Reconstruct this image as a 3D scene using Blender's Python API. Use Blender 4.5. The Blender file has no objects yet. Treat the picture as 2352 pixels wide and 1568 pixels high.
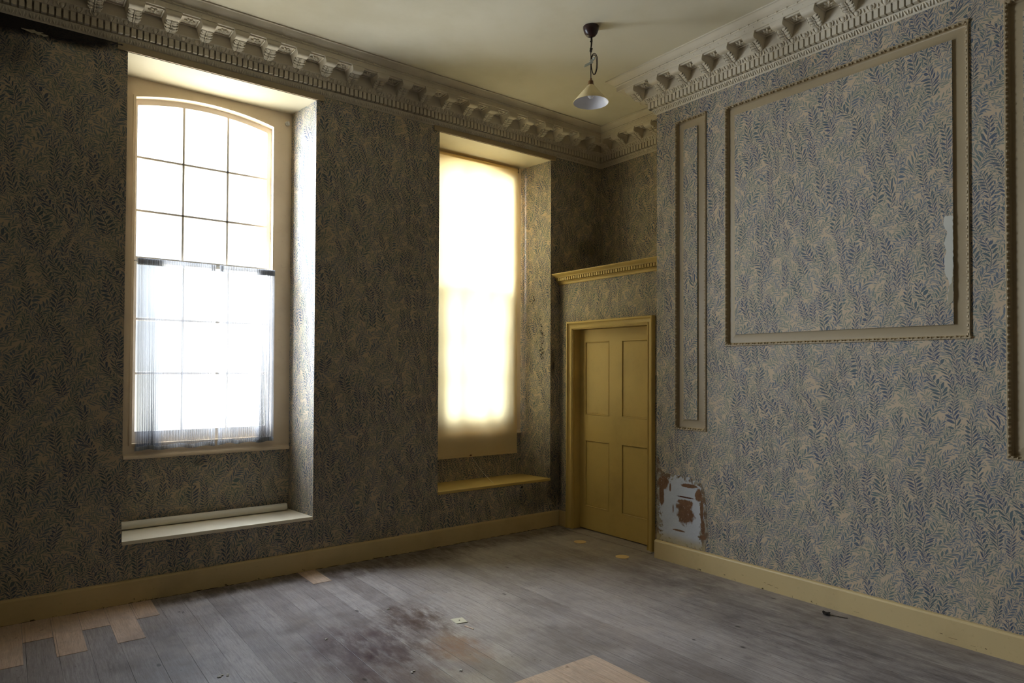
import bpy, math, random
from mathutils import Vector, Matrix
random.seed(7)
SC = bpy.context.scene
COL = SC.collection

# ------------------------------------------------------------------ camera
R2 = Vector((0.79582152, -0.60551621, 0.0042688))
U2 = Vector((-0.01342895, -0.01060066, 0.99985363))
FW = Vector((0.60538233, 0.79576237, 0.01656768))
cam_data = bpy.data.cameras.new('camera')
cam = bpy.data.objects.new('camera', cam_data)
COL.objects.link(cam)
cam.matrix_world = Matrix(((R2.x, U2.x, -FW.x, -5.0422), (R2.y, U2.y, -FW.y, -5.0668),
                           (R2.z, U2.z, -FW.z, 1.55), (0, 0, 0, 1)))
cam_data.sensor_width = 36.0
cam_data.lens = 1525.37 * 36.0 / 2352.0
cam_data.shift_y = 41.8 / 2352.0
cam_data.clip_start = 0.05
SC.camera = cam

# ------------------------------------------------------------------ world, light, exposure
SC.view_settings.view_transform = 'Standard'
SC.view_settings.look = 'None'
SC.view_settings.gamma = 1.0
SC.view_settings.use_curve_mapping = False
SC.view_settings.exposure = 4.15

world = bpy.data.worlds.new('overcast_sky')
SC.world = world
world.use_nodes = True
wt = world.node_tree
wt.nodes.clear()
w_out = wt.nodes.new('ShaderNodeOutputWorld')
w_bg = wt.nodes.new('ShaderNodeBackground')
w_tc = wt.nodes.new('ShaderNodeTexCoord')
w_sep = wt.nodes.new('ShaderNodeSeparateXYZ')
w_ramp = wt.nodes.new('ShaderNodeValToRGB')
w_map = wt.nodes.new('ShaderNodeMapRange')
w_map.inputs['From Min'].default_value = -1.0
w_map.inputs['From Max'].default_value = 1.0
wt.links.new(w_tc.outputs['Generated'], w_sep.inputs[0])
wt.links.new(w_sep.outputs['Z'], w_map.inputs['Value'])
wt.links.new(w_map.outputs[0], w_ramp.inputs[0])
# the cloud is brightest towards the hidden sun, low on the left
w_dot = wt.nodes.new('ShaderNodeVectorMath'); w_dot.operation = 'DOT_PRODUCT'
w_dot.inputs[1].default_value = (-0.848, 0.449, 0.28)
w_glow = wt.nodes.new('ShaderNodeMapRange'); w_glow.interpolation_type = 'SMOOTHSTEP'
w_glow.inputs['From Min'].default_value = 0.36
w_glow.inputs['From Max'].default_value = 1.0
w_glow.inputs['To Max'].default_value = 3.0
w_gc = wt.nodes.new('ShaderNodeVectorMath'); w_gc.operation = 'SCALE'
w_gc.inputs[0].default_value = (0.87, 0.96, 1.10)
w_add = wt.nodes.new('ShaderNodeVectorMath'); w_add.operation = 'ADD'
wt.links.new(w_tc.outputs['Generated'], w_dot.inputs[0])
wt.links.new(w_dot.outputs['Value'], w_glow.inputs['Value'])
wt.links.new(w_glow.outputs[0], w_gc.inputs['Scale'])
wt.links.new(w_ramp.outputs[0], w_add.inputs[0])
wt.links.new(w_gc.outputs[0], w_add.inputs[1])
wt.links.new(w_add.outputs[0], w_bg.inputs[0])
wt.links.new(w_bg.outputs[0], w_out.inputs[0])
cr = w_ramp.color_ramp
cr.elements[0].position = 0.0
cr.elements[0].color = (0.58, 0.575, 0.51, 1)
cr.elements[1].position = 0.465
cr.elements[1].color = (0.10, 0.10, 0.085, 1)
e = cr.elements.new(0.36); e.color = (0.33, 0.328, 0.29, 1)
e = cr.elements.new(0.52); e.color = (0.070, 0.078, 0.086, 1)
e = cr.elements.new(0.66); e.color = (0.12, 0.137, 0.16, 1)
e = cr.elements.new(1.0); e.color = (0.50, 0.58, 0.72, 1)
w_bg.inputs[1].default_value = 1.0

def portal(name, x0, x1, z0, z1, y):
    ld = bpy.data.lights.new(name, 'AREA')
    ld.shape = 'RECTANGLE'
    ld.size = x1 - x0
    ld.size_y = z1 - z0
    ld.cycles.is_portal = True
    o = bpy.data.objects.new(name, ld)
    o.location = ((x0 + x1) / 2, y, (z0 + z1) / 2)
    o.rotation_euler = (math.radians(-90), 0, 0)
    COL.objects.link(o)

W1F, W1B = (-4.425, -3.130), (-4.375, -3.184)
W2F, W2B = (-2.006, -0.703), (-1.956, -0.765)
W3F, W3B = (-6.845, -5.550), (-6.795, -5.600)
portal('window_portal', W1B[0], W1B[1], 1.0, 3.62, 0.60)
portal('window_portal', W2B[0], W2B[1], 1.0, 3.62, 0.60)

# ------------------------------------------------------------------ constants of the room
XB, YB = -0.70, -1.366          # face and corner of the chimney breast
XD = -0.585                     # face of the boxed-out door wall
CEIL = 4.02
FRY = 0.41                      # face of the window frames
RX0, RY0 = -9.3, -7.4           # far ends of the room, behind the camera
Z3 = 3.668                      # top of window recesses

# ------------------------------------------------------------------ node helper
class NG:
    def __init__(self, name, rough=0.6, spec=0.3):
        self.m = bpy.data.materials.new(name)
        self.m.use_nodes = True
        self.t = self.m.node_tree
        self.t.nodes.clear()
        self.out = self.t.nodes.new('ShaderNodeOutputMaterial')
        self.b = self.t.nodes.new('ShaderNodeBsdfPrincipled')
        self.b.inputs['Roughness'].default_value = rough
        self.b.inputs['Specular IOR Level'].default_value = spec
        self.t.links.new(self.b.outputs[0], self.out.inputs[0])
    def n(self, typ, **kw):
        nd = self.t.nodes.new(typ)
        for k, v in kw.items():
            setattr(nd, k, v)
        return nd
    def put(self, sock, v):
        if isinstance(v, bpy.types.NodeSocket):
            self.t.links.new(v, sock)
        elif isinstance(v, (tuple, list)) and len(v) == 3 and sock.type == 'RGBA':
            sock.default_value = (*v, 1)
        else:
            sock.default_value = v
    def m_(self, op, a, b=None, c=None, clamp=False):
        nd = self.n('ShaderNodeMath', operation=op)
        nd.use_clamp = clamp
        self.put(nd.inputs[0], a)
        if b is not None: self.put(nd.inputs[1], b)
        if c is not None: self.put(nd.inputs[2], c)
        return nd.outputs[0]
    def add(self, a, b): return self.m_('ADD', a, b)
    def sub(self, a, b): return self.m_('SUBTRACT', a, b)
    def mul(self, a, b): return self.m_('MULTIPLY', a, b)
    def mad(self, a, b, c): return self.m_('MULTIPLY_ADD', a, b, c)
    def sstep(self, v, lo, hi, to0=0.0, to1=1.0):
        nd = self.n('ShaderNodeMapRange', interpolation_type='SMOOTHSTEP')
        self.put(nd.inputs['Value'], v)
        self.put(nd.inputs['From Min'], lo); self.put(nd.inputs['From Max'], hi)
        self.put(nd.inputs['To Min'], to0); self.put(nd.inputs['To Max'], to1)
        return nd.outputs[0]
    def mix(self, f, a, b, mode='MIX'):
        nd = self.n('ShaderNodeMix', data_type='RGBA', blend_type=mode)
        self.put(nd.inputs[0], f); self.put(nd.inputs[6], a); self.put(nd.inputs[7], b)
        return nd.outputs[2]
    def vec(self, x, y, z=0.0):
        nd = self.n('ShaderNodeCombineXYZ')
        self.put(nd.inputs[0], x); self.put(nd.inputs[1], y); self.put(nd.inputs[2], z)
        return nd.outputs[0]
    def noise(self, v, scale, detail=2.0, rough=0.5, color=False, dist=0.0):
        nd = self.n('ShaderNodeTexNoise')
        self.put(nd.inputs['Vector'], v)
        nd.inputs['Scale'].default_value = scale
        nd.inputs['Detail'].default_value = detail
        nd.inputs['Roughness'].default_value = rough
        nd.inputs['Distortion'].default_value = dist
        return nd.outputs[1 if color else 0]
    def white(self, v, dims='2D'):
        nd = self.n('ShaderNodeTexWhiteNoise', noise_dimensions=dims)
        if dims == '1D': self.put(nd.inputs['W'], v)
        else: self.put(nd.inputs['Vector'], v)
        return nd.outputs[0]
    def sepxyz(self, v):
        nd = self.n('ShaderNodeSeparateXYZ'); self.put(nd.inputs[0], v)
        return nd.outputs
    def obj(self): return self.n('ShaderNodeTexCoord').outputs['Object']
    def geo(self): return self.n('ShaderNodeNewGeometry').outputs['Position']
    def uv(self): return self.n('ShaderNodeTexCoord').outputs['UV']
    def color(self, c): self.put(self.b.inputs['Base Color'], c)
    def bump(self, h, strength=0.3, dist=0.01):
        nd = self.n('ShaderNodeBump')
        nd.inputs['Strength'].default_value = strength
        nd.inputs['Distance'].default_value = dist
        self.put(nd.inputs['Height'], h)
        self.t.links.new(nd.outputs[0], self.b.inputs['Normal'])
    def ellipse(self, px, py, cx, cy, rx, ry, soft, wob=None):
        """1 inside an ellipse, 0 outside; wob is a noise added to the radius"""
        a = self.mul(self.sub(px, cx), 1.0 / rx)
        b = self.mul(self.sub(py, cy), 1.0 / ry)
        r = self.m_('SQRT', self.add(self.mul(a, a), self.mul(b, b)))
        if wob is not None: r = self.add(r, wob)
        return self.sstep(r, 1.0 - soft, 1.0 + soft, 1.0, 0.0)

def s2l(r, g, b):
    f = lambda c: (c / 255 / 12.92) if c <= 10.3 else ((c / 255 + 0.055) / 1.055) ** 2.4
    return (f(r), f(g), f(b))

# ------------------------------------------------------------------ materials
def leafy_layer(g, U, V, theta, P, amp, Lw, p, leaf, width, phi, curv, off, seed, stemw, halo, keep, chunk):
    th = math.radians(theta); ph = math.radians(phi)
    s = g.add(g.mul(U, math.cos(th)), g.mul(V, math.sin(th)))
    t = g.add(g.mul(U, -math.sin(th)), g.mul(V, math.cos(th)))
    t = g.mad(g.m_('SINE', g.mad(s, 2 * math.pi / Lw, seed)), amp, t)
    row = g.m_('FLOOR', g.mad(t, 1.0 / P, 0.5))
    tt = g.sub(t, g.mul(row, P))
    s = g.mad(g.white(g.vec(row, seed)), 0.9, s)
    at = g.m_('ABSOLUTE', tt)
    side = g.m_('SIGN', tt)
    # sprays: the stem is cut into lengths, each with tapering leaves; some lengths are left out
    cs = g.mul(s, 1.0 / chunk)
    ck = g.m_('FLOOR', cs)
    cf = g.sub(cs, ck)
    here = g.m_('LESS_THAN', g.white(g.vec(g.add(ck, 0.31), g.add(row, 5.7), seed), '3D'), keep)
    here = g.mul(here, g.m_('LESS_THAN', cf, 0.93))
    taper = g.mad(g.m_('SINE', g.mad(cf, 2.6, 0.42)), 0.62, 0.42)
    q = g.mul(at, 1.0 / math.sin(ph))
    sl = g.mad(at, -1.0 / math.tan(ph), s)
    sl = g.mad(g.mul(at, at), curv, sl)
    sl = g.mad(side, p * 0.25, sl)
    kk = g.mul(sl, 1.0 / p)
    k = g.m_('FLOOR', kk)
    fr = g.sub(g.sub(kk, k), 0.5)
    rnd = g.white(g.vec(g.mad(side, 17.3, g.add(k, seed)), row, seed), '3D')
    d = g.m_('ABSOLUTE', g.mul(g.mad(g.sub(rnd, 0.5), 0.42, fr), p * math.sin(ph)))
    ln = g.mul(g.mad(rnd, 0.35, 0.80), taper)
    x = g.m_('DIVIDE', g.mul(g.sub(q, 0.003), 1.0 / leaf), ln)
    prof = g.mul(g.mul(x, g.sub(1.0, x)), 4.0)
    prof = g.mul(g.mul(prof, g.mad(x, -0.35, 1.15)), g.mad(ln, 0.7, 0.3))
    e = g.sub(g.mul(prof, width), d)
    inside = g.mul(g.sstep(e, -0.0003, 0.0008), here)
    halo_ = g.sstep(e, -0.0004 - halo, 0.0003 - halo * 0.6)
    halo_ = g.mul(g.mul(halo_, g.sstep(x, -0.15, 0.0)), here)
    twig = g.mul(g.mul(g.sstep(d, 0.0006, 0.0013, 1.0, 0.0), g.sstep(x, 0.2, 0.4, 1.0, 0.0)), here)
    stem = g.mul(g.sstep(at, stemw, stemw + 0.0010, 1.0, 0.0), here)
    shalo = g.mul(g.sstep(at, stemw + halo, stemw + halo + 0.001, 1.0, 0.0), here)
    lm = g.m_('MAXIMUM', inside, g.m_('MAXIMUM', stem, twig))
    hm = g.m_('MAXIMUM', halo_, shalo)
    return lm, hm, rnd

def wallpaper():
    g = NG('leafy_wallpaper', rough=0.62, spec=0.25)
    uv = g.uv()
    wn = g.sepxyz(g.noise(uv, 4.2, 1.0, color=True))
    sp = g.sepxyz(uv)
    U = g.mul(g.mad(g.sub(wn[0], 0.5), 0.15, sp[0]), 1.22)
    V = g.mul(g.mad(g.sub(wn[1], 0.5), 0.15, sp[1]), 1.22)
    tone = g.noise(uv, 14.0, 2.0)
    bg = g.mix(tone, s2l(200, 180, 152), s2l(190, 169, 142))
    hue = g.sstep(g.noise(uv, 9.0, 2.0), 0.38, 0.62)
    pale = g.mix(hue, s2l(132, 138, 124), s2l(124, 130, 134))
    mid = g.mix(hue, s2l(104, 118, 114), s2l(98, 109, 124))
    dark = g.mix(hue, s2l(82, 97, 102), s2l(78, 88, 108))
    c = bg
    specs = [
        (22, 0.072, 0.006, 0.33, 0.0260, 0.052, 0.0055, 38, 5.0, 0.0, 9.3, 0.0007, 0.0018, 1.0, 0.17, pale),
        (131, 0.074, 0.010, 0.41, 0.0270, 0.054, 0.0057, 37, 5.0, 0.0, 1.3, 0.0008, 0.0022, 0.85, 0.19, pale),
        (62, 0.078, 0.010, 0.37, 0.0280, 0.056, 0.0060, 38, 6.0, 0.0, 4.1, 0.0009, 0.0024, 0.72, 0.20, mid),
        (101, 0.084, 0.014, 0.45, 0.0290, 0.058, 0.0063, 39, 7.0, 0.0, 7.7, 0.0013, 0.0026, 0.55, 0.22, dark),
    ]
    for (th, P, amp, Lw, p, leaf, w, phi, curv, off, seed, sw, halo, keep, chunk, colr) in specs:
        lm, hm, rnd = leafy_layer(g, U, V, th, P, amp, Lw, p, leaf, w, phi, curv, off, seed, sw, halo, keep, chunk)
        c = g.mix(hm, c, bg)
        lc = g.mix(g.mul(rnd, 0.22), colr, s2l(134, 140, 134))
        c = g.mix(lm, c, lc)
    # age: yellowing blotches, damp stains and mould with a shape of their own
    pos = g.geo()
    ps = g.sepxyz(pos)
    wob = g.mul(g.sub(g.noise(pos, 5.0, 4.0, 0.6), 0.5), 1.1)
    age = g.sstep(g.noise(pos, 0.9, 3.0), 0.42, 0.7)
    c = g.mix(g.mul(age, 0.22), c, s2l(150, 132, 96), 'MULTIPLY')
    onA = g.sstep(ps[1], -0.05, -0.02)
    stains = [(-0.20, 2.84, 0.12, 0.09, 0.35), (-0.05, 2.9, 0.12, 0.22, 0.2), (-0.30, 2.2, 0.3, 0.16, 0.4),
              (-0.67, 1.62, 0.03, 0.13, 0.5), (-0.62, 0.5, 0.12, 0.30, 0.55), (-3.86, 0.845, 0.045, 0.03, 0.4),
              (-4.98, 3.70, 0.62, 0.088, 0.97), (-5.2, 3.55, 0.3, 0.22, 0.5), (-0.95, 0.30, 0.25, 0.12, 0.35)]
    for cx, cz, rx, rz, k in stains:
        msk = g.mul(g.mul(g.ellipse(ps[0], ps[2], cx, cz, rx, rz, 0.35, wob), onA), k)
        c = g.mix(msk, c, s2l(26, 19, 20))
    g.color(c)
    bn = g.noise(uv, 260.0, 2.0)
    big = g.noise(uv, 3.0, 2.0)
    g.bump(g.add(g.mul(bn, 0.15), g.mul(big, 1.2)), 0.12, 0.01)
    return g.m

def paint(name, col, dirt=(90, 66, 34), amount=0.35, rough=0.45, wear=0.0, wearcol=(48, 34, 20)):
    g = NG(name, rough=rough, spec=0.35)
    pos = g.geo()
    n = g.noise(pos, 2.3, 5.0, 0.6)
    c = g.mix(g.mul(g.sstep(n, 0.45, 0.8), amount), col, s2l(*dirt))
    fine = g.noise(pos, 45.0, 3.0)
    c = g.mix(g.mul(g.sstep(fine, 0.62, 0.75), 0.12), c, s2l(*dirt))
    if wear > 0:
        z = g.sepxyz(pos)[2]
        streak = g.noise(pos, 24.0, 4.0, 0.65)
        lo = g.sstep(z, 0.0, 0.06, 1.0, 0.0)
        w = g.sstep(g.mad(lo, 0.10, streak), 0.72, 0.80)
        w = g.mul(w, g.sstep(z, 0.05, 0.11, 1.0, 0.0))
        c = g.mix(g.mul(w, wear), c, s2l(*wearcol))
    g.color(c)
    g.bump(g.add(g.noise(pos, 60.0, 3.0), g.mul(n, 2.0)), 0.15, 0.004)
    return g.m

def plaster(name, c0, c1, bumpy=0.3, scale=40):
    g = NG(name, rough=0.85, spec=0.15)
    pos = g.geo()
    n = g.noise(pos, 1.6, 5.0, 0.6)
    g.color(g.mix(g.sstep(n, 0.4, 0.72), c0, c1))
    g.bump(g.noise(pos, scale, 4.0, 0.6), bumpy, 0.004)
    return g.m

def floorboards(name, base_a, base_b, clean=False):
    g = NG(name, rough=0.5, spec=0.5)
    pos = g.geo()
    ps = g.sepxyz(pos)
    bw = 0.1425
    bx = g.mad(ps[0], 1.0 / bw, 0.655 + 40)
    idx = g.m_('FLOOR', bx)
    fx = g.sub(bx, idx)
    r1 = g.white(idx, '1D')
    gv = g.vec(g.mul(ps[0], 30.0), g.mad(ps[1], 1.6, g.mul(r1, 37.0)), idx)
    grain = g.noise(gv, 2.6, 5.0, 0.65, dist=0.6)
    rings = g.noise(g.vec(g.mul(ps[0], 9.0), g.mad(ps[1], 0.9, g.mul(r1, 91.0)), idx), 2.0, 3.0, 0.5, dist=1.2)
    rings = g.m_('SINE', g.mul(rings, 60.0))
    c = g.mix(r1, base_a, base_b)
    c = g.mix(g.mul(g.sstep(grain, 0.35, 0.7), 0.30), c, s2l(66, 54, 48) if not clean else s2l(150, 112, 80))
    c = g.mix(g.mul(g.sstep(rings, 0.2, 1.0), 0.16), c, s2l(88, 70, 58))
    fine = g.noise(g.vec(g.mul(ps[0], 110.0), g.mad(ps[1], 5.0, g.mul(r1, 53.0)), idx), 2.2, 4.0, 0.7)
    c = g.mix(g.mul(g.sstep(fine, 0.50, 0.72), 0.35), c, s2l(58, 48, 44) if not clean else s2l(140, 104, 76))
    if not clean:
        c = g.mix(g.mul(g.sstep(fine, 0.45, 0.30), 0.22), c, s2l(205, 198, 192))
        big = g.noise(pos, 1.1, 5.0, 0.62)
        c = g.mix(g.mul(g.sstep(big, 0.48, 0.68), 0.45), c, s2l(78, 66, 62))
        pale = g.noise(pos, 2.7, 4.0, 0.6)
        c = g.mix(g.mul(g.sstep(pale, 0.55, 0.72), 0.30), c, s2l(172, 160, 150))
        wob = g.mul(g.sub(g.noise(pos, 3.2, 5.0, 0.65), 0.5), 1.7)
        streaky = g.sstep(g.noise(g.vec(g.mul(ps[0], 3.0), ps[1], 2.0), 5.0, 6.0, 0.75), 0.30, 0.66)
        for cx, cy, rx, ry, k, col in [(-3.2, -1.62, 0.42, 0.34, 0.62, (66, 40, 38)), (-3.5, -1.62, 0.3, 0.4, 0.45, (84, 60, 66)),
                                       (-2.98, -1.30, 0.18, 0.2, 0.6, (70, 44, 32)), (-3.02, -1.92, 0.13, 0.22, 0.40, (160, 112, 72)),
                                       (-3.35, -2.05, 0.3, 0.2, 0.4, (92, 60, 56)), (-2.4, -0.22, 1.0, 0.2, 0.65, (62, 44, 34)),
                                       (-3.8, -0.14, 0.75, 0.10, 0.7, (56, 42, 32)), (-0.95, -1.75, 0.3, 0.5, 0.4, (70, 50, 44)),
                                       (-1.2, -3.2, 0.5, 1.2, 0.45, (62, 52, 58)), (-0.9, -0.2, 0.5, 0.14, 0.6, (50, 38, 26)),
                                       (-1.7, -0.95, 0.9, 0.35, 0.25, (80, 66, 48))]:
            msk = g.mul(g.ellipse(ps[0], ps[1], cx, cy, rx, ry, 0.5, wob), streaky)
            c = g.mix(g.mul(msk, min(1.0, k * 1.25)), c, s2l(*col))
        vor = g.n('ShaderNodeTexVoronoi')
        vor.inputs['Scale'].default_value = 1.0
        g.put(vor.inputs['Vector'], g.vec(g.mul(ps[0], 5.5), g.mul(ps[1], 2.8), 0.0))
        spots = g.sstep(g.mad(g.noise(pos, 40.0, 3.0), 0.08, vor.outputs['Distance']), 0.075, 0.115, 1.0, 0.0)
        c = g.mix(g.mul(spots, 0.75), c, s2l(40, 30, 26))
        vor2 = g.n('ShaderNodeTexVoronoi')
        vor2.inputs['Scale'].default_value = 1.0
        g.put(vor2.inputs['Vector'], g.vec(g.mad(ps[0], 14.0, 3.3), g.mul(ps[1], 11.0), 0.0))
        sp2 = g.sstep(vor2.outputs['Distance'], 0.045, 0.08, 1.0, 0.0)
        c = g.mix(g.mul(sp2, 0.55), c, s2l(58, 44, 38))
    else:
        c = g.mix(g.mul(g.sstep(g.noise(pos, 5.0, 5.0, 0.65), 0.45, 0.65), 0.40), c, s2l(150, 132, 118))
        knots = g.noise(g.vec(g.mul(ps[0], 3.0), g.mul(ps[1], 2.0), 4.0), 6.0, 2.0)
        c = g.mix(g.mul(g.sstep(knots, 0.70, 0.76), 0.5), c, s2l(96, 66, 44))
    edge = g.m_('MINIMUM', fx, g.sub(1.0, fx))
    gapn = g.noise(pos, 1.7, 2.0)
    gap = g.mul(g.sstep(edge, 0.004, 0.013, 1.0, 0.0), g.sstep(gapn, 0.35, 0.65, 0.15, 0.9))
    c = g.mix(gap, c, s2l(30, 24, 22))
    g.color(c)
    g.put(g.b.inputs['Roughness'], g.sstep(g.noise(pos, 6.0, 4.0), 0.3, 0.7, 0.34, 0.56))
    g.bump(g.add(g.mul(grain, 0.6), g.mul(gap, -3.0)), 0.35, 0.003)
    return g.m

M = {}
M['paper'] = wallpaper()
M['yellow'] = paint('mustard_paint', s2l(202, 174, 104), amount=0.25)
M['base'] = paint('cream_skirting_paint', s2l(208, 184, 134), amount=0.25, wear=0.9)
M['frame'] = paint('cream_window_paint', s2l(228, 208, 178), dirt=(170, 140, 105), amount=0.3)
M['sash'] = paint('grey_white_sash_paint', s2l(208, 200, 188), dirt=(150, 130, 105), amount=0.3)
M['sill1'] = paint('pale_sill_paint', s2l(236, 226, 202), dirt=(180, 155, 120), amount=0.2)
M['soffit'] = paint('cream_soffit_paint', s2l(208, 197, 167), dirt=(190, 174, 136), amount=0.35)
M['ceiling'] = plaster('ceiling_plaster', s2l(216, 208, 186), s2l(207, 198, 173), 0.1)
M['cornice'] = plaster('cornice_plaster', s2l(214, 204, 184), s2l(198, 186, 164), 0.35, 70)
M['mould'] = paint('stone_moulding_paint', s2l(168, 150, 118), dirt=(120, 98, 68), amount=0.25)
M['floor'] = floorboards('old_floorboards', s2l(176, 168, 164), s2l(150, 141, 138))
M['newboard'] = floorboards('new_floorboards', s2l(212, 188, 166), s2l(202, 176, 154), clean=True)

def simple(name, col, rough=0.5, metal=0.0, spec=0.4):
    g = NG(name, rough=rough, spec=spec)
    n = g.noise(g.obj(), 30.0, 3.0)
    g.color(g.mix(g.mul(n, 0.2), col, tuple(c * 0.6 for c in col)))
    g.b.inputs['Metallic'].default_value = metal
    return g.m
M['bakelite'] = simple('dark_brown_bakelite', s2l(52, 32, 30), 0.3)
M['brown_cap'] = simple('brown_cap', s2l(112, 74, 36), 0.35)
M['cord'] = simple('dark_flex', s2l(44, 34, 30), 0.6)
M['clip'] = simple('clear_grey_clip', s2l(206, 214, 214), 0.25)
M['white'] = simple('white_enamel', s2l(226, 222, 218), 0.4)
M['tube'] = simple('off_white_vinyl', s2l(240, 234, 220), 0.5)
M['disc'] = simple('pale_wood_plug', s2l(222, 190, 132), 0.6)
M['plate'] = simple('dull_white_plate', s2l(206, 200, 176), 0.4)
M['dark'] = simple('dark_mark', s2l(34, 26, 20), 0.9)
M['chipmark'] = simple('brown_chip_mark', s2l(92, 70, 40), 0.9)
M['steel'] = simple('grey_steel', s2l(120, 118, 110), 0.35, 0.8)
M['chip'] = simple('white_plaster_crumb', s2l(216, 210, 200), 0.9)
M['torn'] = plaster('bare_lining', s2l(202, 200, 188), s2l(192, 190, 176), 0.15)
M['torn2'] = plaster('dull_cream_lining', s2l(168, 160, 138), s2l(160, 150, 128), 0.15)  # duller cream of the torn paper itself

def shade_mat():
    g = NG('opal_glass_shade', rough=0.3, spec=0.5)
    out = g.n('ShaderNodeNewGeometry').outputs['Backfacing']
    g.color(g.mix(out, s2l(222, 196, 132), s2l(226, 224, 226)))
    tr = g.n('ShaderNodeBsdfTranslucent'); tr.inputs[0].default_value = (*s2l(214, 190, 140), 1)
    mx = g.n('ShaderNodeMixShader'); mx.inputs[0].default_value = 0.12
    g.t.links.new(g.b.outputs[0], mx.inputs[1]); g.t.links.new(tr.outputs[0], mx.inputs[2])
    g.t.links.new(mx.outputs[0], g.out.inputs[0])
    return g.m
M['shade_out'] = paint('cream_shade_glass', s2l(228, 208, 158), amount=0.1, rough=0.25)
M['shade_in'] = simple('white_shade_glass', s2l(228, 226, 230), 0.25)

def glass_mat():
    g = NG('window_glass')
    tr = g.n('ShaderNodeBsdfTransparent'); tr.inputs[0].default_value = (0.96, 0.98, 0.98, 1)
    gl = g.n('ShaderNodeBsdfGlossy'); gl.inputs['Roughness'].default_value = 0.02
    fac = g.mad(g.noise(g.obj(), 3.0, 2.0), 0.02, 0.05)
    mx = g.n('ShaderNodeMixShader')
    g.t.links.new(fac, mx.inputs[0])
    g.t.links.new(tr.outputs[0], mx.inputs[1]); g.t.links.new(gl.outputs[0], mx.inputs[2])
    g.t.links.new(mx.outputs[0], g.out.inputs[0])
    return g.m
M['glass'] = glass_mat()

def net_mat(name, open_=0.5, col=(238, 240, 244)):
    g = NG(name, rough=0.9, spec=0.0)
    weave = g.noise(g.obj(), 90.0, 2.0)
    g.color(s2l(*col))
    tl = g.n('ShaderNodeBsdfTranslucent'); tl.inputs[0].default_value = (*s2l(*col), 1)
    tr = g.n('ShaderNodeBsdfTransparent')
    m1 = g.n('ShaderNodeMixShader'); m1.inputs[0].default_value = 0.55
    g.t.links.new(g.b.outputs[0], m1.inputs[1]); g.t.links.new(tl.outputs[0], m1.inputs[2])
    m2 = g.n('ShaderNodeMixShader')
    g.t.links.new(g.mad(weave, 0.12, open_ - 0.06), m2.inputs[0])
    g.t.links.new(m1.outputs[0], m2.inputs[1]); g.t.links.new(tr.outputs[0], m2.inputs[2])
    g.t.links.new(m2.outputs[0], g.out.inputs[0])
    return g.m
M['net'] = net_mat('white_net', 0.77, (172, 172, 174))
M['net_hem'] = net_mat('white_net_doubled', 0.55, (186, 186, 186))
M['net_head'] = net_mat('white_net_ruched', 0.48, (160, 160, 162))

def blind_mat():
    g = NG('cream_blind_cloth', rough=0.8, spec=0.1)
    pos = g.geo()
    n = g.noise(pos, 2.0, 3.0)
    c = g.mix(n, s2l(234, 212, 164), s2l(226, 202, 152))
    g.color(c)
    tl = g.n('ShaderNodeBsdfTranslucent')
    g.put(tl.inputs[0], g.mix(n, s2l(250, 233, 184), s2l(248, 230, 176)))
    mx = g.n('ShaderNodeMixShader'); mx.inputs[0].default_value = 0.25
    g.t.links.new(g.b.outputs[0], mx.inputs[1]); g.t.links.new(tl.outputs[0], mx.inputs[2])
    g.t.links.new(mx.outputs[0], g.out.inputs[0])
    return g.m
M['blind'] = blind_mat()

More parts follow.
